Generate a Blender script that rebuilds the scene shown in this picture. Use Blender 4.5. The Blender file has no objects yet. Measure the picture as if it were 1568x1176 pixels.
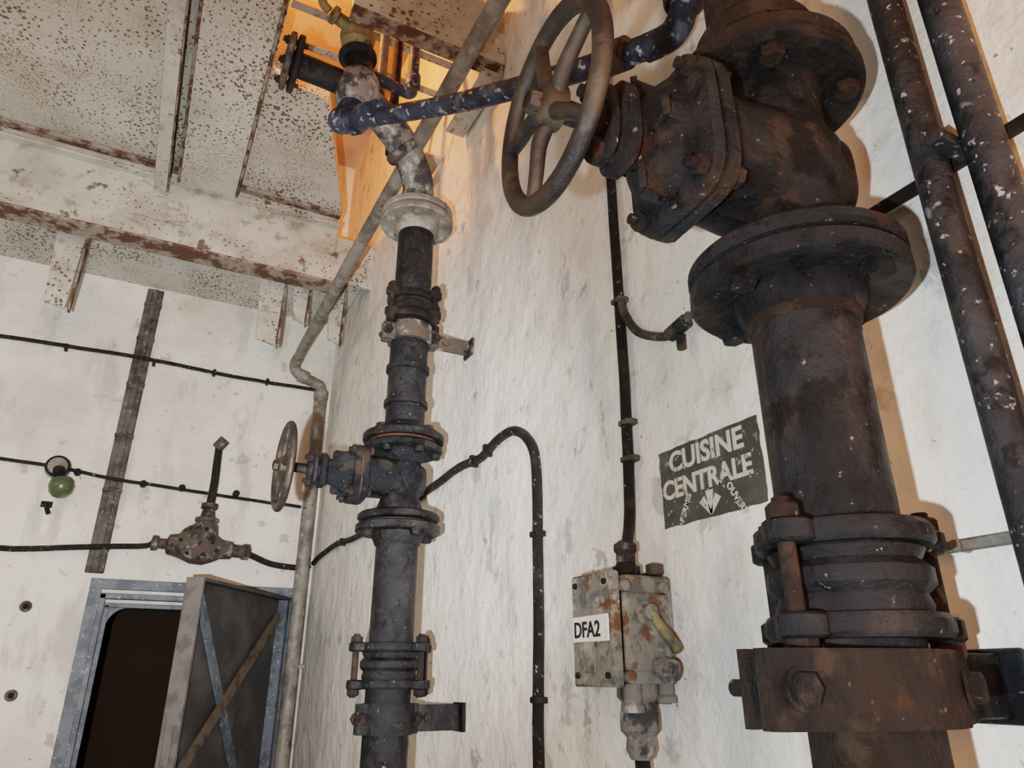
import bpy, bmesh, math, random
from mathutils import Vector, Matrix, noise
random.seed(7)
f=1242.0; al=math.radians(27.4); th=math.radians(22.5)
H=1.5   # camera height; all z below are relative to eye level
pi=math.pi
# ------------------------------------------------------------ materials
def node_mat(name, base, layers=(), rough=.6, metal=0.0, bump=(30,.2), rough2=None, spec=.5, dk=1.0):
    m=bpy.data.materials.new(name); m.use_nodes=True; nt=m.node_tree; N=nt.nodes; L=nt.links
    bs=N['Principled BSDF']; tc=N.new('ShaderNodeNewGeometry')
    bs.inputs['Metallic'].default_value=metal
    bs.inputs['Specular IOR Level'].default_value=spec
    prev=(base[0]*dk,base[1]*dk,base[2]*dk,1)
    sock=None
    for i,l in enumerate(layers):
        kind=l.get('k','noise')
        if kind=='noise':
            mp=N.new('ShaderNodeMapping'); mp.inputs['Location'].default_value=(i*3.7+l.get('seed',0),i*1.3,i*2.1)
            mp.inputs['Scale'].default_value=l.get('st',(1,1,1))
            L.new(tc.outputs['Position'],mp.inputs[0])
            t=N.new('ShaderNodeTexNoise'); t.inputs['Scale'].default_value=l['s']; t.inputs['Detail'].default_value=l.get('d',8)
            t.inputs['Roughness'].default_value=l.get('r',.6)
            L.new(mp.outputs[0],t.inputs['Vector']); o=t.outputs[0]
        else:
            n0=N.new('ShaderNodeTexNoise'); n0.inputs['Scale'].default_value=l['s']*1.3; n0.inputs['Detail'].default_value=2
            L.new(tc.outputs['Position'],n0.inputs['Vector'])
            ad=N.new('ShaderNodeVectorMath'); ad.operation='MULTIPLY_ADD'; ad.inputs[1].default_value=(.6/l['s'],)*3
            L.new(n0.outputs['Color'],ad.inputs[0]); L.new(tc.outputs['Position'],ad.inputs[2])
            t=N.new('ShaderNodeTexVoronoi'); t.inputs['Scale'].default_value=l['s']; t.inputs['Randomness'].default_value=1
            L.new(ad.outputs[0],t.inputs['Vector'])
            n1=N.new('ShaderNodeTexNoise'); n1.inputs['Scale'].default_value=l.get('s2',3); n1.inputs['Detail'].default_value=4
            L.new(tc.outputs['Position'],n1.inputs['Vector'])
            mu=N.new('ShaderNodeMath'); mu.operation='MULTIPLY_ADD'; mu.inputs[1].default_value=l.get('nv',.9)
            L.new(n1.outputs[0],mu.inputs[0])
            su=N.new('ShaderNodeMath'); su.operation='MULTIPLY'; su.inputs[1].default_value=-1
            L.new(t.outputs['Distance'],su.inputs[0]); L.new(su.outputs[0],mu.inputs[2]); o=mu.outputs[0]
        mr=N.new('ShaderNodeMapRange'); mr.inputs['From Min'].default_value=l['a']; mr.inputs['From Max'].default_value=l['b']
        mr.inputs['To Max'].default_value=l.get('m',1)
        L.new(o,mr.inputs['Value'])
        mx=N.new('ShaderNodeMix'); mx.data_type='RGBA'
        L.new(mr.outputs[0],mx.inputs['Factor'])
        if sock is None: mx.inputs['A'].default_value=prev
        else: L.new(sock,mx.inputs['A'])
        c=l['c']; kk=dk if max(c)<.25 else 1; mx.inputs['B'].default_value=(c[0]*kk,c[1]*kk,c[2]*kk,1)
        sock=mx.outputs['Result']
    if sock is None: bs.inputs['Base Color'].default_value=prev
    else: L.new(sock,bs.inputs['Base Color'])
    rn=N.new('ShaderNodeTexNoise'); rn.inputs['Scale'].default_value=25; rn.inputs['Detail'].default_value=6
    L.new(tc.outputs['Position'],rn.inputs['Vector'])
    rr=N.new('ShaderNodeMapRange'); rr.inputs['From Min'].default_value=.35; rr.inputs['From Max'].default_value=.65
    rr.inputs['To Min'].default_value=rough; rr.inputs['To Max'].default_value=rough2 if rough2 is not None else rough
    L.new(rn.outputs[0],rr.inputs[0]); L.new(rr.outputs[0],bs.inputs['Roughness'])
    b1=N.new('ShaderNodeTexNoise'); b1.inputs['Scale'].default_value=bump[0]; b1.inputs['Detail'].default_value=9; b1.inputs['Roughness'].default_value=bump[3] if len(bump)>3 else .7
    L.new(tc.outputs['Position'],b1.inputs['Vector'])
    bp=N.new('ShaderNodeBump'); bp.inputs['Strength'].default_value=bump[1]; bp.inputs['Distance'].default_value=bump[2] if len(bump)>2 else .01
    L.new(b1.outputs[0],bp.inputs['Height']); L.new(bp.outputs[0],bs.inputs['Normal'])
    return m
W=dict
M_wall=node_mat('wall_plaster',(.77,.75,.695),[
    W(c=(.62,.625,.61),s=1.8,a=.43,b=.68,m=.8), W(c=(.85,.83,.77),s=5,a=.5,b=.7,m=.6),
    W(c=(.47,.50,.51),s=3.5,a=.56,b=.66,m=.65,seed=12,st=(1,1,.35)),
    W(c=(.58,.54,.45),s=11,a=.54,b=.68,m=.6,seed=22,st=(1,1,.5)),
    W(c=(.40,.39,.35),s=18,a=.60,b=.69,m=.6), W(c=(.28,.28,.26),s=7,a=.655,b=.68,m=.65,seed=5),
    W(c=(.36,.36,.34),s=3.1,a=.65,b=.67,m=.65,seed=15,d=12),
    W(c=(.30,.32,.33),s=9,a=.64,b=.66,m=.6,seed=31,d=10,st=(1,1,.5)),
    W(c=(.18,.16,.13),s=45,a=.66,b=.70,m=.85,seed=2)],rough=.72,bump=(9,.75,.022,.58))
M_wallb=node_mat('wall_back_paint',(.67,.655,.605),[
    W(c=(.48,.465,.41),s=1.6,a=.45,b=.72,m=.9), W(c=(.75,.735,.69),s=4,a=.5,b=.7,m=.6),
    W(c=(.36,.31,.19),s=3.3,a=.60,b=.78,m=.7,seed=8),
    W(c=(.42,.42,.39),s=6,a=.55,b=.64,m=.7,seed=14,st=(1,1,.3)),
    W(c=(.30,.29,.26),s=11,a=.63,b=.67,m=.6,seed=24),
    W(c=(.22,.20,.17),s=30,a=.65,b=.69,m=.8,seed=3)],rough=.7,bump=(12,.7,.018,.6))
M_floor=node_mat('floor_concrete',(.30,.29,.27),[W(c=(.18,.17,.16),s=3,a=.4,b=.7)],rough=.85,bump=(20,.4))
M_soff=node_mat('soffit_painted_steel',(.55,.535,.485),[
    W(c=(.42,.40,.34),s=2.5,a=.4,b=.7,m=.9),
    W(c=(.27,.21,.15),s=2.0,a=.56,b=.78,m=.6,seed=4),
    W(k='v',c=(.11,.066,.04),s=50,s2=3,nv=.85,a=.11,b=.23,m=.9),
    W(k='v',c=(.15,.095,.06),s=105,s2=4.5,nv=.85,a=.10,b=.24,m=.8)],rough=.6,bump=(60,.5,.006))
M_beam=node_mat('beam_painted_steel',(.48,.47,.425),[
    W(c=(.30,.29,.25),s=6,a=.42,b=.66,m=.85),
    W(k='v',c=(.11,.068,.04),s=42,s2=3,nv=.95,a=.24,b=.34,m=.9),
    W(c=(.36,.38,.375),s=3,a=.55,b=.65,m=.6,seed=11),
    W(c=(.23,.195,.15),s=14,a=.55,b=.65,m=.65,seed=18),
    W(c=(.10,.06,.035),s=9,a=.62,b=.67,m=.85,seed=6)],rough=.55,bump=(50,.6,.006))
M_rustedge=node_mat('rusty_edge',(.12,.072,.05),[W(c=(.34,.31,.265),s=14,a=.45,b=.54,m=.85),W(c=(.17,.085,.05),s=30,a=.55,b=.65,m=.7)],rough=.85,bump=(70,.8,.008))
M_black=node_mat('black_painted_iron',(.019,.022,.026),[
    W(c=(.050,.056,.065),s=7,a=.45,b=.65,m=.9),
    W(c=(.09,.073,.058),s=16,a=.54,b=.66,m=.7,st=(1,1,.45)),
    W(c=(.085,.047,.027),s=11,a=.61,b=.68,m=.65,seed=3),
    W(c=(.008,.008,.009),s=20,a=.55,b=.60,m=.8,seed=13),
    W(c=(.32,.30,.28),s=85,a=.655,b=.69,m=.7)],rough=.24,rough2=.52,metal=.1,bump=(40,1,.008),dk=.58)
M_cast=node_mat('cast_iron_bluish',(.025,.030,.037),[
    W(c=(.062,.070,.082),s=9,a=.48,b=.62,m=.85),
    W(c=(.11,.086,.064),s=14,a=.54,b=.64,m=.8),
    W(c=(.008,.008,.009),s=17,a=.53,b=.59,m=.85,seed=13),
    W(c=(.095,.048,.025),s=10,a=.62,b=.68,m=.75,seed=9),
    W(c=(.30,.27,.24),s=110,a=.65,b=.69,m=.65)],rough=.28,rough2=.6,metal=.1,bump=(38,1,.014),dk=.54)
M_rust=node_mat('rusty_iron',(.052,.038,.030),[
    W(c=(.022,.022,.025),s=9,a=.45,b=.6,m=.9),
    W(c=(.11,.078,.056),s=22,a=.53,b=.64,m=.85),
    W(c=(.13,.064,.034),s=13,a=.61,b=.69,m=.7,seed=4),
    W(c=(.30,.27,.23),s=90,a=.655,b=.70,m=.5)],rough=.40,rough2=.7,metal=.1,bump=(40,1,.012),dk=.56)
M_wheel=node_mat('worn_handwheel_iron',(.088,.070,.053),[
    W(c=(.030,.031,.035),s=10,a=.45,b=.6,m=.9),
    W(c=(.15,.115,.083),s=18,a=.55,b=.68,m=.8),
    W(c=(.11,.11,.112),s=30,a=.6,b=.7,m=.6)],rough=.30,rough2=.52,metal=.25,bump=(60,.8,.004),dk=.62)
M_greyp=node_mat('grey_painted_pipe',(.23,.22,.19),[
    W(c=(.11,.10,.086),s=9,a=.45,b=.62,m=.9),
    W(c=(.36,.345,.32),s=30,a=.55,b=.68,m=.6),
    W(c=(.07,.045,.028),s=20,a=.60,b=.67,m=.8)],rough=.4,rough2=.65,bump=(60,.6,.004))
M_blue=node_mat('blue_painted_pipe',(.036,.050,.085),[
    W(c=(.018,.022,.034),s=10,a=.47,b=.59,m=.9),
    W(c=(.44,.45,.46),s=38,a=.58,b=.64,m=.8),
    W(c=(.11,.135,.18),s=18,a=.54,b=.64,m=.7,seed=2)],rough=.25,rough2=.5,bump=(60,.7,.005))
M_twin=node_mat('speckled_dark_pipe',(.032,.038,.046),[
    W(c=(.075,.084,.098),s=10,a=.45,b=.62,m=.9),
    W(c=(.10,.092,.082),s=16,a=.55,b=.66,m=.55),
    W(c=(.011,.012,.014),s=25,a=.55,b=.61,m=.8,seed=13),
    W(c=(.46,.46,.46),s=75,a=.625,b=.67,m=.8),
    W(c=(.40,.40,.40),s=28,a=.67,b=.72,m=.6,seed=5)],rough=.28,rough2=.55,bump=(40,.9,.007),dk=.70)
M_cable=node_mat('tarred_cable',(.022,.020,.019),[
    W(c=(.065,.05,.04),s=20,a=.5,b=.62,m=.7),
    W(c=(.42,.41,.38),s=70,a=.63,b=.68,m=.85)],rough=.4,rough2=.7,bump=(110,1,.008),dk=.8)
M_crust=node_mat('flaking_paint_fitting',(.095,.083,.070),[
    W(c=(.28,.27,.245),s=22,a=.55,b=.62,m=.75),
    W(c=(.022,.025,.031),s=18,a=.52,b=.59,m=.9,seed=7),
    W(c=(.14,.082,.048),s=30,a=.57,b=.64,m=.8)],rough=.4,rough2=.7,bump=(45,1,.010))
M_wcrust=node_mat('whitewashed_fitting',(.22,.212,.195),[
    W(c=(.46,.455,.43),s=22,a=.53,b=.61,m=.85),
    W(c=(.04,.045,.055),s=18,a=.50,b=.57,m=.9,seed=7),
    W(c=(.13,.082,.048),s=30,a=.57,b=.64,m=.75)],rough=.4,rough2=.7,bump=(45,1,.010))
M_brass=node_mat('verdigris_brass',(.22,.19,.10),[W(c=(.08,.08,.055),s=20,a=.47,b=.62),W(c=(.30,.29,.21),s=40,a=.58,b=.68,m=.7)],rough=.35,rough2=.6,metal=.2,bump=(60,.7,.005))
M_frame=node_mat('bluegrey_door_frame',(.12,.148,.17),[
    W(c=(.055,.072,.09),s=12,a=.46,b=.58,m=.8),W(c=(.48,.50,.51),s=60,a=.61,b=.67,m=.6),W(c=(.07,.055,.04),s=18,a=.62,b=.69,m=.8)],rough=.5,bump=(60,.5,.004))
M_leaf=node_mat('dark_steel_door',(.050,.051,.052),[
    W(c=(.095,.093,.09),s=5,a=.45,b=.65,m=.8),W(c=(.26,.25,.24),s=70,a=.63,b=.69,m=.4),W(c=(.06,.045,.03),s=8,a=.62,b=.7,m=.7)],rough=.5,bump=(60,.4,.004))
M_leafedge=node_mat('door_edge_paint',(.15,.143,.135),[W(c=(.09,.083,.077),s=14,a=.46,b=.6,m=.8)],rough=.55,bump=(60,.4,.004))
M_brownbar=node_mat('brown_brace',(.12,.10,.075),[W(c=(.065,.05,.038),s=20,a=.5,b=.62)],rough=.6,bump=(60,.3,.004))
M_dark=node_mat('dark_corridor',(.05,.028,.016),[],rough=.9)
M_boxg=node_mat('peeling_switch_box',(.25,.255,.225),[
    W(c=(.43,.42,.365),s=14,a=.54,b=.62,m=.85),W(c=(.12,.145,.14),s=25,a=.52,b=.59,m=.85),W(c=(.16,.085,.045),s=20,a=.54,b=.60,m=.95,seed=3)],rough=.42,rough2=.68,bump=(45,1,.010))
M_plate=node_mat('white_plate',(.70,.69,.67),[W(c=(.42,.39,.34),s=60,a=.59,b=.67,m=.6)],rough=.4,bump=(40,.05))
M_ink=node_mat('black_lettering',(.02,.02,.02),[],rough=.5)
M_sign=node_mat('olive_sign_paint',(.074,.077,.064),[
    W(c=(.13,.13,.115),s=14,a=.45,b=.65,m=.8),W(c=(.48,.47,.44),s=75,a=.61,b=.67,m=.75),W(c=(.44,.43,.40),s=22,a=.66,b=.70,m=.7)],rough=.7,bump=(60,.6,.005))
M_letter=node_mat('cream_stencil_paint',(.56,.54,.47),[W(c=(.12,.12,.10),s=60,a=.57,b=.63,m=.8)],rough=.7,bump=(60,.3,.004))
M_glass=node_mat('green_glass',(.085,.11,.06),[W(c=(.20,.23,.16),s=20,a=.5,b=.65)],rough=.3,bump=(20,.05))
M_strip=node_mat('grey_cable_cover',(.11,.105,.092),[W(c=(.05,.046,.04),s=12,a=.43,b=.58),W(c=(.26,.25,.23),s=40,a=.58,b=.66,m=.7),W(c=(.10,.06,.04),s=14,a=.6,b=.66,m=.7,seed=5)],rough=.6,bump=(60,.7,.006))
M_jump=node_mat('joint_gasket_rust',(.12,.058,.033),[W(c=(.05,.03,.02),s=30,a=.5,b=.6)],rough=.85,bump=(90,.8,.005))
M_upwall=node_mat('upper_wall_paint',(.58,.45,.34),[W(c=(.40,.29,.2),s=3,a=.45,b=.7)],rough=.8,bump=(20,.3))

# ------------------------------------------------------------ builder
def frame(o,z,y=None):
    z=Vector(z).normalized()
    if y is None: y=Vector((0,0,1)) if abs(z.z)<.9 else Vector((0,1,0))
    y=Vector(y); x=y.cross(z).normalized(); y=z.cross(x).normalized()
    m=Matrix((x,y,z)).transposed().to_4x4(); m.translation=Vector(o); return m
class B:
    def __init__(s,name): s.n=name; s.bm=bmesh.new(); s.mats=[]
    def mi(s,m):
        if m not in s.mats: s.mats.append(m)
        return s.mats.index(m)
    def rings(s,rs,mat,close=True,cap0=True,cap1=True):
        k=s.mi(mat); V=[[s.bm.verts.new(p) for p in r] for r in rs]; n=len(V[0])
        for i in range(len(V)-1):
            for j in range(n):
                j2=(j+1)%n
                try: fc=s.bm.faces.new((V[i][j],V[i][j2],V[i+1][j2],V[i+1][j])); fc.material_index=k; fc.smooth=True
                except ValueError: pass
        if cap0:
            fc=s.bm.faces.new(list(reversed(V[0]))); fc.material_index=k
        if cap1:
            fc=s.bm.faces.new(V[-1]); fc.material_index=k
    def lathe(s,prof,M,mat,seg=40):
        rs=[]
        for r,z in prof:
            r=max(r,1e-4)
            rs.append([M@Vector((r*math.cos(2*pi*j/seg),r*math.sin(2*pi*j/seg),z)) for j in range(seg)])
        s.rings(rs,mat)
    def loft(s,secs,M,mat,seg=48):
        rs=[]
        for sec in secs:
            z,rx,ry=sec[:3]; n=sec[3] if len(sec)>3 else 2; ox=sec[4] if len(sec)>4 else 0; oy=sec[5] if len(sec)>5 else 0
            r=[]
            for j in range(seg):
                t=2*pi*j/seg; c,sn=math.cos(t),math.sin(t)
                r.append(M@Vector((ox+rx*math.copysign(abs(c)**(2/n),c),oy+ry*math.copysign(abs(sn)**(2/n),sn),z)))
            rs.append(r)
        s.rings(rs,mat)
    def cyl(s,p,q,r,mat,seg=24,ch=None):
        p=Vector(p);q=Vector(q);h=(q-p).length; M=frame(p,q-p); c=ch if ch is not None else min(r,h)*.12
        s.lathe([(r-c,0),(r,c),(r,h-c),(r-c,h)],M,mat,seg)
    def hexn(s,M,r,h,mat):
        rs=[]
        for rr,z in ((r,0),(r,h*.8),(r*.82,h)):
            rs.append([M@Vector((rr*math.cos(pi/3*j),rr*math.sin(pi/3*j),z)) for j in range(6)])
        s.rings(rs,mat)
    def box(s,c,size,mat,M=None,bev=.003):
        k=s.mi(mat); r=bmesh.ops.create_cube(s.bm,size=1)
        T=(M if M is not None else Matrix())@Matrix.Translation(Vector(c))@Matrix.Diagonal(Vector((*size,1)))
        vs=r['verts']; 
        for v in vs: v.co=T@v.co
        fs=set(f_ for v in vs for f_ in v.link_faces)
        for f_ in fs: f_.material_index=k; f_.smooth=True
        if bev>0:
            es=list(set(e for v in vs for e in v.link_edges))
            rb=bmesh.ops.bevel(s.bm,geom=es,offset=bev,segments=1,affect='EDGES')
            for f_ in rb['faces']: f_.material_index=k
    def poly(s,pts,n,h,mat):
        k=s.mi(mat); n=Vector(n)*h
        a=[s.bm.verts.new(Vector(p)) for p in pts]; b=[s.bm.verts.new(Vector(p)+n) for p in pts]
        fs=[s.bm.faces.new(a),s.bm.faces.new(list(reversed(b)))]
        for i in range(len(a)):
            j=(i+1)%len(a); fs.append(s.bm.faces.new((a[i],b[i],b[j],a[j])))
        for f_ in fs: f_.material_index=k
        bmesh.ops.recalc_face_normals(s.bm,faces=fs)
    def tube(s,pts,r,mat,seg=16,spline=True,sub=8,wob=0,r2=None):
        P=[Vector(p) for p in pts]
        if spline and len(P)>2:
            Q=[]
            for i in range(len(P)-1):
                p0=P[max(i-1,0)];p1=P[i];p2=P[i+1];p3=P[min(i+2,len(P)-1)]
                for j in range(sub):
                    t=j/sub
                    Q.append(.5*((2*p1)+(-p0+p2)*t+(2*p0-5*p1+4*p2-p3)*t*t+(-p0+3*p1-3*p2+p3)*t**3))
            Q.append(P[-1]); P=Q
        if wob:
            P=[p+Vector(noise.noise_vector(p*9))*wob for p in P]
        T=[]
        for i in range(len(P)):
            d=(P[min(i+1,len(P)-1)]-P[max(i-1,0)]).normalized(); T.append(d)
        u=T[0].orthogonal().normalized(); rs=[]
        for i,p in enumerate(P):
            u=(u-T[i]*u.dot(T[i])).normalized(); v=T[i].cross(u)
            rr=r if r2 is None else r+(r2-r)*i/(len(P)-1)
            rs.append([p+(u*math.cos(2*pi*j/seg)+v*math.sin(2*pi*j/seg))*rr for j in range(seg)])
        s.rings(rs,mat)
    def torus(s,M,R,r,mat,seg=64,sg=14,flat=1):
        k=s.mi(mat); V=[]
        for i in range(seg):
            a=2*pi*i/seg
            V.append([s.bm.verts.new(M@Vector(((R+r*math.cos(2*pi*j/sg))*math.cos(a),(R+r*math.cos(2*pi*j/sg))*math.sin(a),flat*r*math.sin(2*pi*j/sg)))) for j in range(sg)])
        for i in range(seg):
            for j in range(sg):
                i2=(i+1)%seg;j2=(j+1)%sg
                fc=s.bm.faces.new((V[i][j],V[i2][j],V[i2][j2],V[i][j2])); fc.material_index=k; fc.smooth=True
    def text(s,body,M,size,mat,ext=.0006,off=0.0,sx=1,align='LEFT'):
        c=bpy.data.curves.new('t','FONT'); c.body=body; c.size=size; c.extrude=ext; c.offset=off; c.align_x=align; c.resolution_u=4
        o=bpy.data.objects.new('t',c); bpy.context.collection.objects.link(o); bpy.context.view_layer.update()
        me=bpy.data.meshes.new_from_object(o.evaluated_get(bpy.context.evaluated_depsgraph_get()))
        bpy.data.objects.remove(o); k=s.mi(mat)
        T=M@Matrix.Diagonal(Vector((sx,1,1,1)))
        vs=[s.bm.verts.new(T@v.co) for v in me.vertices]
        for p in me.polygons:
            try: fc=s.bm.faces.new([vs[i] for i in p.vertices]); fc.material_index=k
            except ValueError: pass
        bpy.data.meshes.remove(me)
    def done(s,parent=None,ang=38,recalc=True):
        if recalc: bmesh.ops.recalc_face_normals(s.bm,faces=s.bm.faces)
        co=[v.co for v in s.bm.verts]
        c=Vector([(min(v[i] for v in co)+max(v[i] for v in co))/2 for i in range(3)])
        for v in s.bm.verts: v.co-=c
        me=bpy.data.meshes.new(s.n); s.bm.to_mesh(me); s.bm.free()
        for m in s.mats: me.materials.append(m)
        for p in me.polygons: p.use_smooth=True
        me.set_sharp_from_angle(angle=math.radians(ang))
        o=bpy.data.objects.new(s.n,me); bpy.context.collection.objects.link(o)
        o.location=c+Vector((0,0,H))
        if parent: o.parent=parent
        return o
XW=.89; YB=4.2
XL=-3.2; YF=-1.6; ZT=3.4; ZF=-H
# ------------------------------------------------------------ room shell
b=B('wall_right'); b.box((XW+.075,(YF+YB+.15)/2,(ZF+ZT)/2),(.15,YB-YF+.15,ZT-ZF),M_wall,bev=0); b.done()
b=B('wall_left'); b.box((XL-.075,(YF+YB+.15)/2,(ZF+ZT)/2),(.15,YB-YF+.15,ZT-ZF),M_wallb,bev=0); b.done()
b=B('wall_front'); b.box(((XL+XW)/2,YF-.075,(ZF+ZT)/2),(XW-XL,.15,ZT-ZF),M_wallb,bev=0); b.done()
b=B('floor'); b.box(((XL+XW)/2,(YF+YB)/2,ZF-.05),(XW-XL+.3,YB-YF+.3,.1),M_floor,bev=0); b.done()
DX0,DX1,DZ=-.11,.74,.32
b=B('wall_back')
b.box(((XL+DX0)/2,YB+.075,(ZF+ZT)/2),(DX0-XL,.15,ZT-ZF),M_wallb,bev=0)
b.box(((DX1+XW)/2,YB+.075,(ZF+ZT)/2),(XW-DX1,.15,ZT-ZF),M_wallb,bev=0)
b.box(((DX0+DX1)/2,YB+.075,(DZ+ZT)/2),(DX1-DX0,.15,ZT-DZ),M_wallb,bev=0)
b.done()
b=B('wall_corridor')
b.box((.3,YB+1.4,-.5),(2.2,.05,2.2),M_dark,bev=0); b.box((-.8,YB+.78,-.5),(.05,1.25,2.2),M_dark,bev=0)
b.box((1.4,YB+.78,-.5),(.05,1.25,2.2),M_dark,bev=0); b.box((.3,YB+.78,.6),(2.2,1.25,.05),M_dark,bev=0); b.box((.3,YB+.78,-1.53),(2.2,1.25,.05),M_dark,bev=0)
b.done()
b=B('ceiling'); b.box(((XL+XW)/2,(YF+YB)/2,ZT+.05),(XW-XL+.3,YB-YF+.3,.1),M_upwall,bev=0)
b.box(((XL+XW)/2,3.85,2.16),(XW-XL-.01,.8,.08),M_soff,bev=0)
ZC=2.42
b.poly([(XL,YF,ZC),(.14,YF,ZC),(.14,2.55,ZC),(.40,2.58,ZC),(.68,3.41,ZC),(XL,3.41,ZC)],(0,0,1),.06,M_soff)
b.poly([(.14,YF,ZC),(XW,YF,ZC),(XW,1.72,ZC),(.14,1.72,ZC)],(0,0,1),.06,M_soff)
b.done()
b=B('ceiling_beam')
x0,x1=XL+.01,.67
b.box(((x0+x1)/2,3.44,2.19),(x1-x0,.02,.44),M_beam,bev=.002)
b.box(((x0+x1)/2,3.405,2.335),(x1-x0,.05,.012),M_beam,bev=.002)
b.box(((x0+x1)/2,3.40,2.405),(x1-x0,.045,.02),M_rustedge,bev=.002)
b.box(((x0+x1)/2,3.455,1.972),(x1-x0,.13,.014),M_rustedge,bev=.002)
b.box((-.22,3.425,2.17),(.26,.012,.13),M_beam,bev=.002)
b.box((-.16,3.41,2.19),(.05,.05,.03),M_beam,bev=.002)
b.box((.80,3.44,2.145),(.26,.02,.28),M_beam,bev=.002)
b.done()
def hang(x,w,z0):
    b=B('ceiling_hanger_bracket')
    b.poly([(x-w/2,3.62,2.12),(x+w/2,3.62,2.12),(x+w/2-.01,3.62,z0),(x-w/2+.03,3.62,z0+.02)],(0,1,0),.012,M_beam)
    b.poly([(x+w/2,3.62,2.12),(x+w/2,3.74,2.12),(x+w/2,3.66,z0),(x+w/2,3.62,z0)],(1,0,0),.01,M_rustedge)
    b.done()
hang(-.58,.13,1.62); hang(.385,.14,1.64); hang(.54,.10,1.80); hang(.74,.10,1.72)
b=B('ceiling_rib')
b.box((-.23,.86,2.335),(.012,5.04,.17),M_soff,bev=.001); b.box((-.23,.86,2.25),(.06,5.04,.012),M_beam,bev=.002)
b.box((-.197,.86,2.253),(.006,5.04,.02),M_rustedge,bev=.001)
b.done()
b=B('ceiling_joist')
b.box((-.02,.86,2.37),(.27,5.04,.09),M_soff,bev=.003); b.box((.12,.86,2.335),(.012,5.04,.03),M_rustedge,bev=.001)
b.box((-.16,.86,2.335),(.012,5.04,.03),M_rustedge,bev=.001)
b.done()
b=B('hatch_edge_beam')
b.box((.60,1.77,2.24),(.57,.014,.28),M_beam,bev=.002); b.box((.60,1.80,2.10),(.57,.07,.012),M_rustedge,bev=.002)
b.box((.84,1.95,2.05),(.08,.36,.012),M_beam,bev=.002); b.box((.875,1.95,2.12),(.012,.36,.14),M_beam,bev=.002)
b.box((.84,2.62,2.12),(.08,.5,.012),M_beam,bev=.002)
b.done()
b=B('hatch_crossbar')
for yy in (2.18,2.36,2.52): b.box((.52,yy,2.46),(.74,.034,.010),M_beam,bev=.002)
b.done()
# ------------------------------------------------------------ standpipes and valves
PX=.67
def flange(b,x,y,z,R,t,mat,nb=6,a0=.3,boltr=.016,under=True,hub=.075,hubh=.03,hs=-1,br=None):
    M=Matrix.Translation((x,y,z))
    b.lathe([(R-.004,-t/2),(R,-t/2+.004),(R,t/2-.004),(R-.004,t/2)],M,mat,64)
    if hubh: b.lathe([(hub+.018,0),(hub+.012,hs*(t/2+.008)),(hub,hs*(t/2+hubh)),(.05,hs*(t/2+hubh+.01))],M,mat,40)
    br=br or R*.80
    for i in range(nb):
        a=a0+2*pi*i/nb
        p=(x+br*math.cos(a),y+br*math.sin(a))
        for sg in (-1,1):
            if sg==hs or hs==0:
                MM=frame((p[0],p[1],z+sg*t/2),(0,0,sg)); b.lathe([(boltr*1.25,0),(boltr*1.25,.003)],MM,mat,20); b.hexn(MM@Matrix.Translation((0,0,.003))@Matrix.Rotation(random.random(),4,'Z'),boltr,.013,mat)
def wheel(b,M,R,r,mat,ns=5,a0=0):
    b.torus(M,R,r,mat,72,14,.85)
    b.lathe([(.018,-.016),(.026,-.012),(.026,.012),(.018,.018)],M,mat,24)
    for i in range(ns):
        a=a0+2*pi*i/ns
        pts=[(.02*math.cos(a),.02*math.sin(a),0),(.045*math.cos(a+.06),.045*math.sin(a+.06),.004),(.08*math.cos(a+.12),.08*math.sin(a+.12),.002),((R)*math.cos(a+.12),R*math.sin(a+.12),0)]
        b.tube([M@Vector(p) for p in pts],.0105,mat,12,r2=.008)
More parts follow.
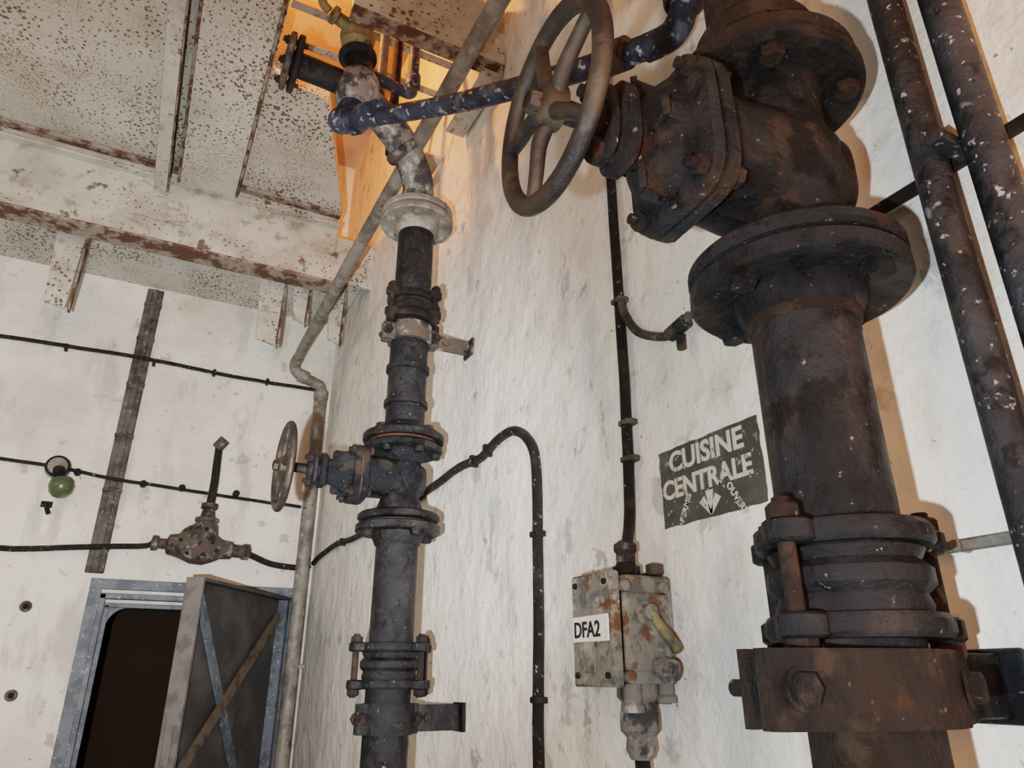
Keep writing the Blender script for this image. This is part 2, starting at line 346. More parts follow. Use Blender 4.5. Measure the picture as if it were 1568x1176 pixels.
def gate_valve(x,y,z,hu,hl,bs,ks,wr=.13,a0=0,sx=.32,fr=.127,lean=(0,0),so=0.0,sq=3.6):
    b=B('gate_valve')
    up=z+hu; lo=z-hl
    t=.020
    for zz in (up,lo):
        b.lathe([(fr-.005,-t/2),(fr,-t/2+.005),(fr,t/2-.005),(fr-.005,t/2)],Matrix.Translation((x,y,zz)),M_cast,64)
    q=bs
    b.lathe([(.082,lo-z),(.070,lo-z+.025),(.068*q+.002,-.065*q),(.084*q,-.03),(.084*q,.03),(.068*q+.002,.065*q),(.070,hu-.025),(.084,hu)],Matrix.Translation((x,y,z)),M_cast,48)
    S=frame((x,y,z),(-1,lean[0],lean[1]),(0,0,1))
    b.loft([(-.088*q,.03*q,.05*q),(-.082*q,.056*q,.055*q,2.4),(-.055*q,.075*q,.066*q,2.6),(0,.080*q,.072*q,3),(.06,.076*q,.070*q,3.4),(.105,.068*q,.068*q,3.6),(.128+so,.070*q,.076*q,3.6)],S,M_cast)
    b.box((0,0,.03),(.012,.158*q,.17*q),M_cast,S,bev=.004)
    k=ks
    b.loft([(a+so,p*k,r*k,sq) for a,p,r in [(.118,.086,.104),(.122,.090,.108),(.136,.090,.108),(.138,.088,.106)]],S,M_cast)
    b.loft([(.138+so,.084*k,.102*k,sq),(.142+so,.084*k,.102*k,sq)],S,M_jump)
    b.loft([(.142+so,.088*k,.106*k,sq),(.144+so,.090*k,.108*k,sq),(.158+so,.088*k,.106*k,sq),(.162+so,.082*k,.100*k,sq)],S,M_cast)
    for (u,v) in ((.064,.080),(-.064,.080),(.064,-.080),(-.064,-.080)):
        MM=S@Matrix.Translation((u*k,v*k,.16+so)); b.hexn(MM@Matrix.Rotation(random.random(),4,'Z'),.014,.012,M_rust)
        b.lathe([(.007,0),(.007,.02)],MM,M_rust,12)
        MM=S@Matrix.Translation((u*k,v*k,.118+so))@Matrix.Rotation(pi,4,'X'); b.hexn(MM,.014,.012,M_rust)
    h=.4*so
    b.loft([(.158+so,.062*k,.084*k,4),(.182+so*.8,.058*k,.080*k,4),(.200+so*.7,.046*k,.066*k,3.2),(.212+so*.6,.036*k,.050*k,2.6),(.222+so*.5,.033,.038,2),(.25,.031,.034,2)],S,M_cast)
    b.box((0,0,.186+so*.6),(.016,.170*k,.055),M_cast,S,bev=.006); b.box((0,0,.180+so*.6),(.120*k,.016,.055),M_cast,S,bev=.006)
    b.loft([(.232+h,.034,.058*k,3),(.235+h,.038,.064*k,3),(.249+h,.038,.064*k,3),(.252+h,.034,.060*k,3)],S,M_cast)
    b.loft([(.258+h,.028,.054*k,2.6),(.26+h,.031,.058*k,2.6),(.270+h,.031,.058*k,2.6),(.272+h,.028,.054*k,2.6)],S,M_black)
    for v in (.046*k,-.046*k):
        b.cyl(S@Vector((0,v,.225)),S@Vector((0,v,.294+h)),.008,M_rust,12)
        b.hexn(S@Matrix.Translation((0,v,.272+h)),.016,.014,M_rust)
    b.lathe([(.024,.25),(.024,.282+h),(.018,.287+h),(.014,.290+h),(.014,sx+.02),(.010,sx+.03)],S,M_black,24)
    wheel(b,S@Matrix.Translation((0,0,sx))@Matrix.Rotation(a0,4,'Z'),wr-.012,.0125,M_wheel,5)
    b.hexn(S@Matrix.Translation((0,0,sx+.014)),.016,.016,M_wheel)
    return b.done()
def gibault(x,y,zl,zu,angs,mat,r=.064):
    b=B('pipe_coupling')
    M=Matrix.Translation((x,y,0))
    h=zu-zl
    for z,s in ((zu,1),(zl,-1)):
        b.lathe([(r,z-.011),(r+.022,z-.011),(r+.026,z-.006),(r+.026,z+.006),(r+.022,z+.012),(r,z+.012)],M,mat,48)
        for a in angs:
            p=Vector((x+(r+.032)*math.cos(a),y+(r+.032)*math.sin(a),z))
            b.lathe([(.021,-.012),(.025,-.009),(.025,.009),(.021,.012)],Matrix.Translation(p),mat,20)
    b.lathe([(r+.008,zl+.008),(r+.012,zl+.02),(r+.008,zl+h*.35),(r+.018,zl+h*.45),(r+.018,zl+h*.62),(r+.008,zl+h*.72),(r+.014,zu-.014),(r+.008,zu-.006)],M,mat,48)
    for a in angs:
        px,py=x+(r+.038)*math.cos(a),y+(r+.038)*math.sin(a)
        b.cyl((px,py,zl-.032),(px,py,zu+.034),.009,M_rust,14)
        b.hexn(frame((px,py,zl-.012),(0,0,-1)),.0165,.016,M_rust); b.hexn(frame((px,py,zu+.012),(0,0,1)),.0165,.016,M_rust)
    return b.done()
def clamp(x,y,z,h,e,mat,r=.063,yo=0,armh=.9):
    b=B('pipe_clamp_bracket')
    for sg in (-1,1):
        g=.004*sg
        out=[(-e,g+.010*sg),(-e+.008,g+.016*sg),(-e*.62,g+.018*sg)]+[((r+.011)*math.cos(a),sg*(r+.011)*math.sin(a)) for a in [pi-.55-(pi-1.1)*i/12 for i in range(13)]]+[(e*.62,g+.018*sg),(e-.008,g+.016*sg),(e,g+.010*sg)]
        out=[(x+p,y+q,z-h/2) for p,q in out]+[(x+e,y+g,z-h/2),(x-e,y+g,z-h/2)]
        b.poly(out,(0,0,1),h,mat)
    for s in (-1,1):
        bx=x+s*(r+(e-r)*.60)
        b.cyl((bx,y-.040,z),(bx,y+.042,z),.0085,M_rust,14); b.hexn(frame((bx,y-.018,z),(0,-1,0)),.0165,.013,M_rust); b.hexn(frame((bx,y+.02,z),(0,1,0)),.0165,.013,M_rust)
    b.box(((x+e*.8+XW)/2,y+yo,z),(XW-x-e*.8-.002,.012,h*armh),mat,bev=.0015)
    b.box((XW-.006,y+yo,z),(.010,.07,h*1.0),mat,bev=.0015)
    b.cyl((x+e+.03,y+yo-.016,z),(x+e+.03,y+yo+.016,z),.012,mat,16)
    return b.done()
def strap_clamp(x,y,z,h,mat):
    # wide flat-faced strap bolted round the pipe, arm back to the wall
    b=B('pipe_clamp_bracket'); r=.063
    front=[(-.160,-.012),(-.160,-.026),(-.152,-.032),(-.085,-.054),(-.045,-.072),(-.015,-.079),(.020,-.078),(.050,-.068),(.085,-.046),(.118,-.030),(.132,-.026),(.135,-.020),(.135,-.006),(-.10,-.006)]
    b.poly([(x+p,y+q,z-h/2) for p,q in front],(0,0,1),h,mat)
    back=[(-.155,.004),(-.155,.014),(-.085,.018)]+[((r+.011)*math.cos(a),(r+.011)*math.sin(a)) for a in [pi-.45-(pi-.9)*i/12 for i in range(13)]]+[(.085,.018),(.130,.014),(.130,.004)]
    b.poly([(x+p,y+q,z-h/2) for p,q in back],(0,0,1),h,mat)
    # left bolt through the ears
    bx=x-.134; yf=y-.034
    b.cyl((bx,yf-.012,z),(bx,y+.045,z),.008,M_rust,14)
    b.lathe([(.019,0),(.019,.004)],frame((bx,yf-.001,z),(0,-1,0)),M_rust,20); b.hexn(frame((bx,yf-.004,z),(-.1,-1,0)),.0155,.013,M_rust)
    # right bolt on the shoulder
    nrm=Vector((.45,-.89,0)); p=Vector((x+.060,y-.064,z))
    b.lathe([(.018,0),(.018,.004)],frame(p,nrm),M_rust,20); b.hexn(frame(p+nrm*.003,nrm)@Matrix.Rotation(.4,4,'Z'),.0145,.013,M_rust)
    b.cyl((x+.108,y-.04,z),(x+.108,y+.04,z),.008,M_rust,12)
    b.box(((x+.118+XW)/2,y-.010,z+.001),(XW-x-.120,.014,h*.98),M_black,bev=.002)
    b.box((XW-.007,y+.0,z),(.012,.08,h*1.15),M_black,bev=.002)
    return b.done()
def riser(y,flanges,split):
    b=B('water_riser_pipe'); r=.062
    M=Matrix.Translation((PX,y,0))
    for z0,z1,mat in split:
        b.lathe([(r-.004,z0),(r,z0+.004),(r,z1-.004),(r-.004,z1)],M,mat,48)
    for z,hs,nb,a0,mat,R in flanges:
        flange(b,PX,y,z,R,.024,mat,nb,a0,hs=hs,hub=.066,hubh=.035)
        b.lathe([(R-.02,(.012 if hs<0 else -.012)),(R-.018,(.017 if hs<0 else -.017))],Matrix.Translation((PX,y,z)),M_jump,48)
    return b
# near standpipe
Yn=.52; zc=.606
gate_valve(PX,Yn,zc,.140,.135,1.0,.92,wr=.126,sx=.342,a0=.35,fr=.130,lean=(.05,-.005),so=.022,sq=4.6)
lo=zc-.135; up=zc+.140
b=riser(Yn,[(lo-.028,-1,4,.10,M_cast,.130),(up+.026,1,4,.785,M_rust,.125)],
  [(-1.5,-.04,M_rust),(-.04,lo-.03,M_black),(up+.03,1.15,M_rust),(1.15,2.38,M_rust)])
for a in (-2.3,-.9,.7,2.4):
    MM=frame((PX+.104*math.cos(a),Yn+.104*math.sin(a),up-.010),(0,0,-1)); b.hexn(MM,.017,.014,M_rust)
b.lathe([(.063,.83),(.080,.835),(.084,.855),(.070,.875),(.063,.88)],Matrix.Translation((PX,Yn,0)),M_rust,48)
b.lathe([(.0625,.388),(.067,.393),(.068,.399),(.0625,.404)],Matrix.Translation((PX,Yn,0)),M_rust,48)
b.done()
gibault(PX,Yn,.045,.135,[pi+.15,-.30,pi/2],M_black)
strap_clamp(PX,Yn,-.010,.068,M_rust)
# far standpipe
Ym=2.03; zm=.555
gate_valve(PX,Ym,zm,.095,.118,.80,.78,sx=.35,a0=.1,fr=.122)
lo=zm-.118; up=zm+.095
b=riser(Ym,[(lo-.034,-1,4,.2,M_black,.126),(up+.034,1,4,.5,M_black,.126),(1.49,-1,6,.2,M_greyp,.128),(1.525,1,6,.2,M_greyp,.125)],
  [(-1.5,lo-.03,M_black),(up+.03,.80,M_black),(.80,1.49,M_black)])
for a in (-2.4,-1.4,-.4): b.cyl((PX+.1*math.cos(a),Ym+.1*math.sin(a),up-.01),(PX+.1*math.cos(a),Ym+.1*math.sin(a),up-.028),.016,M_black,12)
for z in (.80,.92): b.lathe([(.060,z-.012),(.070,z-.008),(.070,z+.008),(.060,z+.012)],Matrix.Translation((PX,Ym,0)),M_black,40)
b.done()
gibault(PX,Ym,-.02,.075,[pi+.1,-.95,0],M_black)
gibault(PX,Ym,1.10,1.175,[pi+.5,-.95,0.3],M_rust,r=.058)
clamp(PX,Ym,1.045,.06,.095,M_crust)
clamp(PX,Ym,-.105,.075,.085,M_black)
# upper gooseneck from far standpipe
b=B('overhead_pipe_manifold')
b.tube([(PX,Ym,1.53),(PX,Ym,1.60),(.645,2.0,1.68),(.57,1.95,1.75),(.48,1.91,1.80),(.40,1.90,1.84)],.056,M_wcrust,28)
b.lathe([(.062,0),(.070,.01),(.070,.03),(.062,.04)],frame((.60,1.97,1.725),(-.75,-.2,.6)),M_crust,32)
b.lathe([(.06,-.07),(.070,-.05),(.078,0),(.070,.05),(.055,.07)],frame((.385,1.90,1.86),(.05,0,1)),M_wcrust,32)
b.lathe([(.05,0),(.05,.10),(.066,.105),(.066,.12),(.03,.125)],frame((.385,1.90,1.90),(-.1,0,1)),M_black,32)
b.tube([(.385,1.9,1.87),(.28,1.9,1.88),(.16,1.9,1.885)],.042,M_black,24)
S=frame((.155,1.9,1.885),(-1,0,.05))
b.lathe([(.085,-.03),(.095,-.027),(.095,-.012),(.085,-.008)],S,M_rust,40)
b.lathe([(.085,-.003),(.095,0),(.095,.014),(.085,.018),(.03,.022)],S,M_crust,40)
for i in range(6):
    a=i*pi/3+.3; MM=S@Matrix.Translation((.074*math.cos(a),.074*math.sin(a),-.042)); b.cyl(MM@Vector((0,0,0)),MM@Vector((0,0,.078)),.007,M_rust,10); b.hexn(MM@Matrix.Translation((0,0,.058)),.013,.013,M_rust)
b.tube([(.375,1.9,1.98),(.365,1.9,2.2),(.36,1.9,3.36)],.034,M_brass,24)
b.lathe([(.036,0),(.055,.015),(.062,.05),(.055,.085),(.036,.10)],frame((.366,1.9,2.05),(0,0,1)),M_brass,28)
b.lathe([(.030,0),(.032,.05),(.024,.055),(.022,.09),(.032,.095),(.032,.11),(.01,.115)],frame((.366,1.88,2.10),(-1,-.3,.1)),M_brass,24)
b.tube([(.25,1.85,2.12),(.22,1.84,2.15),(.215,1.84,2.3),(.21,1.84,3.36)],.015,M_brass,12)
b.tube([(.395,1.9,1.96),(.45,1.93,1.985),(.56,1.97,2.01),(.60,1.985,2.03),(.605,1.99,2.08),(.61,2.0,2.3),(.61,2.0,3.36)],.021,M_blue,16)
b.lathe([(.028,0),(.028,.05)],frame((.607,1.99,2.07),(0,0,1)),M_blue,20)
b.tube([(.50,2.05,1.96),(.50,2.05,3.36)],.018,M_greyp,12)
b.tube([(.565,2.08,1.80),(.565,2.08,3.36)],.018,M_rust,12)
b.done()
b=B('blue_water_pipe')
b.tube([(.385,1.9,1.82),(.355,1.89,1.74),(.335,1.875,1.69),(.36,1.83,1.668),(.42,1.70,1.62)],.040,M_blue,24)
b.tube([(.38,1.80,1.655),(.56,1.42,1.475),(.70,1.07,1.325),(.775,.86,1.245)],.027,M_blue,24,spline=True)
b.lathe([(.040,0),(.044,.01),(.044,.04),(.040,.05)],frame((.36,1.845,1.672),(.35,-.85,-.35)),M_blue,24)
b.lathe([(.036,0),(.036,.06)],frame((.735,.96,1.28),(.3,-.9,-.3)),M_crust,24)
b.tube([(.775,.87,1.248),(.80,.81,1.245),(.81,.78,1.30),(.81,.775,1.40),(.81,.775,2.38)],.030,M_blue,24)
b.lathe([(.042,0),(.045,.01),(.045,.05),(.042,.06)],frame((.81,.775,1.30),(0,0,1)),M_crust,24)
b.done()
for yy,r in ((.412,.0215),(.345,.0235)):
    b=B('wall_riser_pipe'); b.tube([(.835,yy,-1.5),(.835,yy,0),(.835,yy,1),(.835,yy,2.38)],r,M_twin,28,spline=False); b.done()
b=B('pipe_wall_strap')
b.box((.864,.43,.625),(.012,.26,.018),M_rust,bev=.002); b.cyl((XW,.545,.625),(.855,.545,.625),.010,M_rust); b.box((.825,.378,.625),(.07,.022,.014),M_twin,bev=.001)
b.done()
b=B('pipe_wall_strap'); b.box((.872,.42,.145),(.008,.22,.014),M_greyp,bev=.002); b.cyl((XW,.515,.145),(.862,.515,.145),.007,M_greyp); b.done()
b=B('wall_conduit')
b.tube([(.872,1.155,2.38),(.872,1.155,2),(.872,1.15,1.0),(.872,1.15,.6),(.870,1.155,.36),(.86,1.15,.28),(.83,1.12,.235)],.0115,M_cable,14,wob=.002)
b.tube([(.872,1.145,.80),(.870,1.13,.75),(.868,1.09,.69),(.866,1.03,.65),(.866,.97,.63),(.866,.92,.65)],.009,M_strip,12)
b.cyl((.866,.985,.632),(.866,.93,.642),.015,M_crust); b.cyl((.868,.955,.62),(.868,.955,.59),.009,M_crust)
for z in (.795,.50,.42): b.box((.874,1.15,z),(.028,.035,.012),M_strip,bev=.002)
b.done()
b=B('wall_cable')
b.tube([(.876,4.12,.59),(.876,3.97,.61),(.876,3.6,.62),(.876,3.32,.60),(.876,2.8,.60),(.876,2.28,.62),(.876,2.05,.63),(.876,1.90,.62),(.876,1.77,.645),(.876,1.68,.64),(.876,1.60,.595),(.876,1.555,.52),(.876,1.55,.36),(.876,1.55,.12),(.876,1.56,-.19),(.876,1.56,-1.5)],.0135,M_cable,14,wob=.002)
for yy,zz in ((1.55,.33),(1.555,-.05)): b.box((.876,yy,zz),(.030,.036,.014),M_cable,bev=.002)
for yy,zz in ((3.5,.612),(1.95,.622),(1.85,.63)): b.box((.876,yy,zz),(.030,.014,.036),M_cable,bev=.002)
b.done()
# ------------------------------------------------------------ switch box
b=B('electrical_switch_box')
X0,X1,Y0,Y1,Z0,Z1=.745,XW,1.068,1.188,-.012,.172
b.box(((X0+X1+.04)/2,(Y0+Y1)/2,(Z0+Z1)/2),(X1-X0-.04,Y1-Y0,Z1-Z0),M_boxg,bev=.006)
b.box((X1-.012,(Y0+Y1)/2,.07),(.022,.08,.23),M_crust,bev=.004)
b.box((X0+.012,(Y0+Y1)/2,(Z0+Z1)/2),(.022,Y1-Y0+.010,Z1-Z0+.010),M_boxg,bev=.004)
for yy in (Y0+.012,Y1-.012):
    for zz in (Z0+.014,Z1-.014): b.hexn(frame((X0+.001,yy,zz),(-1,0,0)),.006,.005,M_rust)
b.box((X0-.001,1.128,.080),(.004,.114,.045),M_plate,bev=.001)
R_=Matrix(((0,0,-1,0),(-1,0,0,0),(0,1,0,0),(0,0,0,1)))
def wtext(b,body,x,y,z,size,mat,rot=0,off=.0,sx=1,align='LEFT'):
    b.text(body,Matrix.Translation((x,y,z))@R_@Matrix.Rotation(rot,4,'Z'),size,mat,off=off,sx=sx,align=align)
wtext(b,'DFA2',X0-.0035,1.180,.066,.038,M_ink,off=.0008,sx=.95)
b.box((X0-.001,1.13,.018),(.003,.03,.022),M_boxg,bev=.001)
b.lathe([(.022,0),(.022,.012),(.014,.016),(.014,.03),(.006,.033)],frame((.815,Y0,.105),(0,-1,0)),M_boxg,24)
b.tube([(.815,Y0-.028,.105),(.825,Y0-.032,.085),(.85,Y0-.035,.055),(.862,Y0-.03,.045)],.008,M_brass,14,r2=.011)
for xx,zz in ((.775,.15),(.86,.15),(.775,.0),(.86,.0),(.79,.045)): b.lathe([(.010,0),(.010,.012),(.006,.014)],frame((xx,Y0,zz),(0,-1,0)),M_boxg,14)
b.box((.82,Y0-.004,.075),(.10,.012,.13),M_boxg,bev=.004)
b.lathe([(.014,0),(.014,.03),(.02,.032),(.02,.05),(.011,.055)],frame((.835,Y0+.003,.02),(0,-1,-.25)),M_wcrust,18)
b.lathe([(.022,0),(.026,.006),(.026,.02),(.018,.025),(.018,.045),(.022,.05),(.022,.062),(.012,.07)],frame((.825,1.12,.172),(0,0,1)),M_crust,20)
b.box((.80,1.09,.185),(.03,.02,.02),M_rust,bev=.003); b.box((.86,1.08,.185),(.03,.02,.02),M_crust,bev=.003)
b.lathe([(.036,0),(.038,-.02),(.030,-.03),(.034,-.05),(.034,-.075),(.024,-.085),(.026,-.105),(.019,-.12)],frame((.83,1.115,Z0),(0,0,1)),M_wcrust,24)
b.tube([(.83,1.115,-.12),(.84,1.12,-.25),(.85,1.13,-.5),(.85,1.13,-1.5)],.013,M_cable,14)
b.lathe([(.016,0),(.016,.03),(.02,.034),(.02,.045)],frame((.80,1.09,Z0),(0,0,-1)),M_wcrust,18)
b.lathe([(.014,0),(.014,.022),(.018,.026),(.018,.036)],frame((.87,1.085,Z0+.005),(0,0,-1)),M_wcrust,18)
b.done()
b=B('kitchen_direction_sign')
def edge(p,q,n):
    return [(p[0]+(q[0]-p[0])*i/n+random.uniform(-.0018,.0018),p[1]+(q[1]-p[1])*i/n+random.uniform(-.0018,.0018)) for i in range(n)]
c4=[(1.075,.412),(.812,.412),(.812,.262),(1.075,.262)]
pts=[]
for i in range(4): pts+=edge(c4[i],c4[(i+1)%4],14)
b.poly([(XW-.0005,p[0],p[1]) for p in pts],(-1,0,0),.0012,M_sign)
xs=XW-.0022
wtext(b,'CUISINE',xs,1.045,.366,.054,M_letter,off=.0016,sx=1.0)
wtext(b,'CENTRALE',xs,1.070,.316,.050,M_letter,off=.0016,sx=.97)
wtext(b,'PERMIS',xs,1.018,.264,.018,M_letter,rot=1.05,off=.0004)
wtext(b,'OUVERT',xs,.900,.309,.018,M_letter,rot=-1.05,off=.0004)
cy,cz=.943,.268
for a,w,l in ((-.62,.0085,.036),(0,.010,.042),(.62,.0085,.036)):
    d=Vector((0,-math.sin(a),math.cos(a))); n=Vector((0,math.cos(a),math.sin(a))); o=Vector((xs,cy,cz))
    b.poly([o+n*.003,o-n*.003,o+d*l-n*w,o+d*l+n*w],(-1,0,0),.0006,M_letter)
b.done(recalc=True)
b=B('overhead_grey_pipe')
b.tube([(.62,.2,1.75),(.62,1.3,1.75),(.62,2.8,1.755),(.625,3.8,1.75),(.63,4.02,1.75)],.028,M_greyp,24,spline=False)
b.tube([(.63,3.98,1.75),(.63,4.06,1.745),(.64,4.09,1.72),(.68,4.10,1.69),(.76,4.10,1.66),(.80,4.10,1.64),(.81,4.10,1.58)],.032,M_greyp,20)
b.lathe([(.042,0),(.042,.05)],frame((.81,4.10,1.56),(0,0,1)),M_greyp,20); b.lathe([(.040,0),(.040,.05)],frame((.67,4.10,1.695),(1,0,-.35)),M_greyp,20)
b.tube([(.81,4.10,1.60),(.815,4.10,.5),(.82,4.10,-1.5)],.038,M_greyp,24,spline=False)
for z in (1.1,.05): b.box((.84,4.12,z),(.085,.08,.02),M_greyp,bev=.002)
b.done()
b=B('wall_cable_cover')
b.box((-.187,YB-.012,1.29),(.085,.024,1.62),M_strip,bev=.004)
b.box((-.187,YB-.026,1.29),(.03,.008,1.62),M_strip,bev=.003)
for z in (2.0,1.78,1.5,1.2,.9,.6): b.box((-.187,YB-.013,z),(.092,.03,.02),M_strip,bev=.003)
b.done()
b=B('back_wall_cable')
b.tube([(-3.1,YB-.03,1.62),(-2,YB-.03,1.63),(-.85,YB-.03,1.645),(-.2,YB-.035,1.655),(.3,YB-.03,1.64),(.80,YB-.05,1.635)],.011,M_cable,12,wob=.003)
for x in (-.9,-.55,-.12,.2,.5): b.box((x,YB-.02,1.645),(.016,.04,.035),M_cable,bev=.002)
b.done()
b=B('back_wall_cable')
b.tube([(-3.1,YB-.02,1.03),(-1.5,YB-.02,1.02),(-.70,YB-.02,1.00),(-.45,YB-.025,.99),(-.2,YB-.045,.955),(.1,YB-.02,.945),(.46,YB-.02,.925),(.78,YB-.03,.91)],.009,M_cable,12,wob=.003)
for x in (-.36,-.05,.14,.42): b.lathe([(.018,0),(.018,.03)],frame((x,YB-.005,.95 if x>-.2 else .975),(0,-1,0)),M_cable,12)
b.done()
b=B('bulkhead_lamp')
S=frame((-.45,YB,.99),(0,-1,0),(0,0,1))
b.lathe([(.058,0),(.060,.02),(.048,.035),(.048,.05),(.03,.056)],S,M_greyp,28); b.torus(S@Matrix.Translation((0,0,.045)),.048,.008,M_cable,28,8)
b.cyl((-.44,YB-.05,.975),(-.435,YB-.07,.945),.028,M_cable)
Sg=frame((-.41,YB-.075,.885),(0,-.2,1))
b.lathe([(.002,-.062),(.028,-.056),(.050,-.034),(.058,0),(.050,.03),(.032,.046),(.02,.05)],Sg,M_glass,28)
b.done()
b=B('wall_hook'); b.tube([(-.46,YB,.80),(-.46,YB-.03,.80),(-.45,YB-.04,.77),(-.44,YB-.03,.75)],.011,M_cable,10); b.box((-.46,YB-.006,.80),(.05,.012,.03),M_cable,bev=.002); b.done()
for x,z in ((-.44,.31),(-.41,-.08)):
    b=B('wall_anchor_socket'); b.lathe([(.026,0),(.026,.008),(.014,.010),(.014,.004)],frame((x,YB,z),(0,-1,0)),M_strip,20); b.lathe([(.013,0),(.012,.012)],frame((x,YB,z),(0,-1,0)),M_cable,16); b.done()
b=B('lever_stop_valve')
yv=YB-.10
S=frame((.04,yv,.635),(1,0,-.03))
b.lathe([(.018,0),(.038,.004),(.038,.03),(.026,.036),(.026,.07),(.050,.08),(.056,.11),(.068,.15),(.086,.20),(.088,.26),(.068,.31),(.050,.34),(.046,.39),(.034,.40),(.034,.44),(.042,.45),(.042,.48),(.018,.49)],S,M_crust,32)
F=frame((.25,yv-.055,.645),(0,-1,.1))
b.lathe([(.088,0),(.092,.006),(.092,.02),(.072,.028),(.050,.04),(.02,.046)],F,M_crust,32)
for i in range(6): b.hexn(F@Matrix.Translation((.074*math.cos(i*pi/3),.074*math.sin(i*pi/3),.018)),.012,.012,M_rust)
b.lathe([(.070,0),(.062,.06),(.052,.08),(.060,.085),(.060,.10),(.038,.11),(.030,.15),(.042,.155),(.042,.18),(.016,.19)],frame((.285,yv,.68),(.02,0,1)),M_crust,28)
b.tube([(.29,yv,.86),(.293,yv,.98),(.288,yv-.01,1.10),(.285,yv-.02,1.18)],.022,M_cable,16,r2=.019)
b.cyl((.275,yv-.01,1.17),(.31,yv-.03,1.22),.030,M_crust,16)
b.box((.29,yv+.055,.64),(.10,.08,.10),M_rust,bev=.004)
b.tube([(-3.1,YB-.02,.60),(-1.2,YB-.02,.585),(-.60,YB-.02,.57),(-.25,YB-.04,.60),(0,YB-.06,.62),(.05,yv,.635)],.014,M_cable,14,wob=.003)
b.tube([(.50,yv,.62),(.56,yv+.02,.60),(.66,YB-.04,.575),(.80,YB-.04,.565),(.865,YB-.06,.58)],.016,M_cable,14)
b.done()
b=B('trim_1')
zt=.455
b.box((-.165,YB-.010,(zt+ZF)/2),(.055,.020,zt-ZF),M_frame,bev=.002)
b.box((.795,YB-.010,(zt+ZF)/2),(.055,.020,zt-ZF),M_frame,bev=.002)
b.box((.315,YB-.010,zt-.025),(1.015,.022,.05),M_frame,bev=.002)
b.box((-.125,YB-.03,(.38+ZF)/2),(.026,.06,.38-ZF),M_frame,bev=.002)
b.box((.757,YB-.03,(.38+ZF)/2),(.026,.06,.38-ZF),M_frame,bev=.002)
b.box((.315,YB-.03,.37),(.905,.06,.026),M_frame,bev=.002)
b.box((-.10,YB+.06,(.33+ZF)/2),(.022,.15,.33-ZF),M_frame,bev=.002)
b.box((.735,YB+.06,(.33+ZF)/2),(.022,.15,.33-ZF),M_frame,bev=.002)
b.box((.315,YB+.06,.33),(.86,.15,.022),M_frame,bev=.002)
for sx_,xx in ((1,-.09),(-1,.725)):
    c=(xx+sx_*.09,.32-.09); pp=[(xx,YB+.0,.32)]
    for i in range(9):
        a=pi/2*i/8
        pp.append((c[0]-sx_*.09*math.cos(pi/2-a),YB+.0,c[1]+.09*math.sin(pi/2-a)))
    b.poly(pp,(0,1,0),.12,M_frame)
b.done()
e=bpy.data.objects.new('door_1',None); bpy.context.collection.objects.link(e)
hp=Vector((.775,4.13,0)); fp=Vector((.255,3.385,0)); L_=(fp-hp).length; xd=(fp-hp).normalized(); nd=Vector((-xd.y,xd.x,0))
if nd.y>0: nd=-nd
DM=Matrix((xd,nd,Vector((0,0,1)))).transposed().to_4x4(); DM.translation=hp
zt=.395; zb=-1.47; hz=zt-zb; zmid=(zt+zb)/2
b=B('leaf')
b.box((L_/2,-.055,zmid),(L_,.012,hz),M_leaf,DM,bev=.001)
b.box((L_-.006,-.03,zmid),(.014,.075,hz),M_leafedge,DM,bev=.002)
b.box((L_/2,-.02,zt-.006),(L_,.05,.012),M_leaf,DM,bev=.001)
b.box((.02,-.03,zmid),(.03,.06,hz),M_frame,DM,bev=.002)
b.box((L_/2,-.03,zb+.006),(L_,.06,.012),M_leaf,DM,bev=.001)
b.box((L_-.045,-.045,zmid),(.06,.01,hz),M_leaf,DM,bev=.001)
def bar(p,q,w,mat,yo):
    p=Vector((p[0],yo,p[1])); q=Vector((q[0],yo,q[1])); d=q-p; n=Vector((-d.z,0,d.x)).normalized()*w/2
    b.poly([DM@(p+n),DM@(p-n),DM@(q-n),DM@(q+n)],DM.to_3x3()@Vector((0,1,0)),.012,mat)
bar((L_-.07,.33),(.06,-.75),.05,M_frame,-.047)
bar((.06,.30),(L_-.05,-.42),.05,M_brownbar,-.035)
bar((L_-.07,-.60),(.06,-1.4),.045,M_frame,-.047); bar((.06,-.7),(L_-.05,-1.4),.045,M_brownbar,-.035)
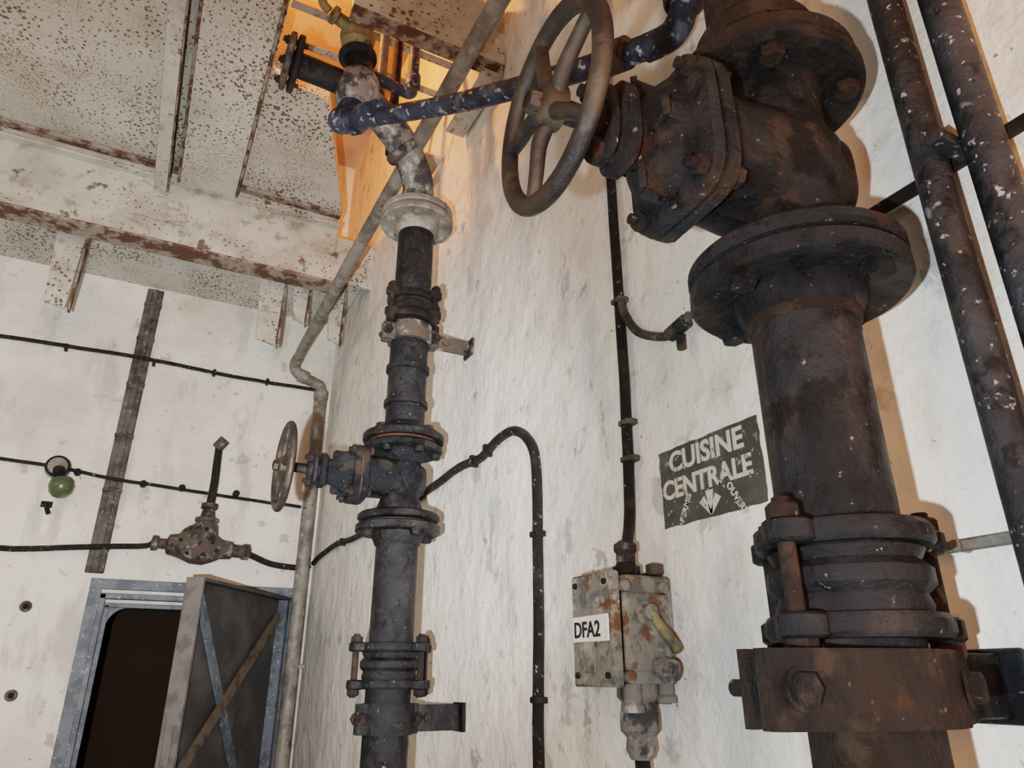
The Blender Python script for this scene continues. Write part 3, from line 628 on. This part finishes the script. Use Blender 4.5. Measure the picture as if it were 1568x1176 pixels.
b.box((L_+.004,-.03,-.25),(.012,.03,.14),M_leafedge,DM,bev=.002)
b.cyl(DM@Vector((0,-.02,.15)),DM@Vector((0,-.02,.27)),.016,M_leaf); b.cyl(DM@Vector((0,-.02,-1.1)),DM@Vector((0,-.02,-.98)),.016,M_leaf)
b.done(parent=e)
# ------------------------------------------------------------ camera and light
cam=bpy.data.cameras.new('camera'); co=bpy.data.objects.new('camera',cam); bpy.context.collection.objects.link(co)
cam.sensor_width=36; cam.lens=f/1800*36; cam.clip_start=.02
co.location=(0,0,H); co.rotation_euler=(math.radians(90)+th,0,-al)
bpy.context.scene.camera=co
def light(name,kind,loc,energy,col,to=None,**k):
    l=bpy.data.lights.new(name,kind); l.energy=energy; l.color=col
    for a,v in k.items(): setattr(l,a,v)
    o=bpy.data.objects.new(name,l); bpy.context.collection.objects.link(o); o.location=loc
    if to is not None: o.rotation_euler=(Vector(to)-Vector(loc)).to_track_quat('-Z','Y').to_euler()
    return o
fl=(-.12,.05,H-.06)
light('flash_lamp','POINT',fl,25,(.84,.94,1),shadow_soft_size=.010)
light('far_fill_spot','SPOT',fl,205,(.92,.96,1),to=(.05,4.2,H+1.15),shadow_soft_size=.012,spot_size=math.radians(78),spot_blend=1.0)  # added fill spot at the flash position, lifts the far wall against falloff
light('room_fill','POINT',(-2.2,2.3,H+1.3),12,(1,.95,.86),shadow_soft_size=.25)  # added neutral fill for the back wall, no fixture modelled here
light('warm_lamp','AREA',(-.3,-1.45,H+.5),20,(1,.36,.10),to=(.3,2,H+.6),size=1.3)
light('upper_floor_lamp','POINT',(-.25,2.3,H+2.95),38,(1,.37,.13),shadow_soft_size=.05)
w=bpy.data.worlds.new('world'); bpy.context.scene.world=w; w.use_nodes=True
w.node_tree.nodes['Background'].inputs[0].default_value=(1,.7,.45,1); w.node_tree.nodes['Background'].inputs[1].default_value=.1
sc=bpy.context.scene
sc.view_settings.view_transform='Filmic'; sc.view_settings.look='High Contrast'; sc.view_settings.exposure=1.0
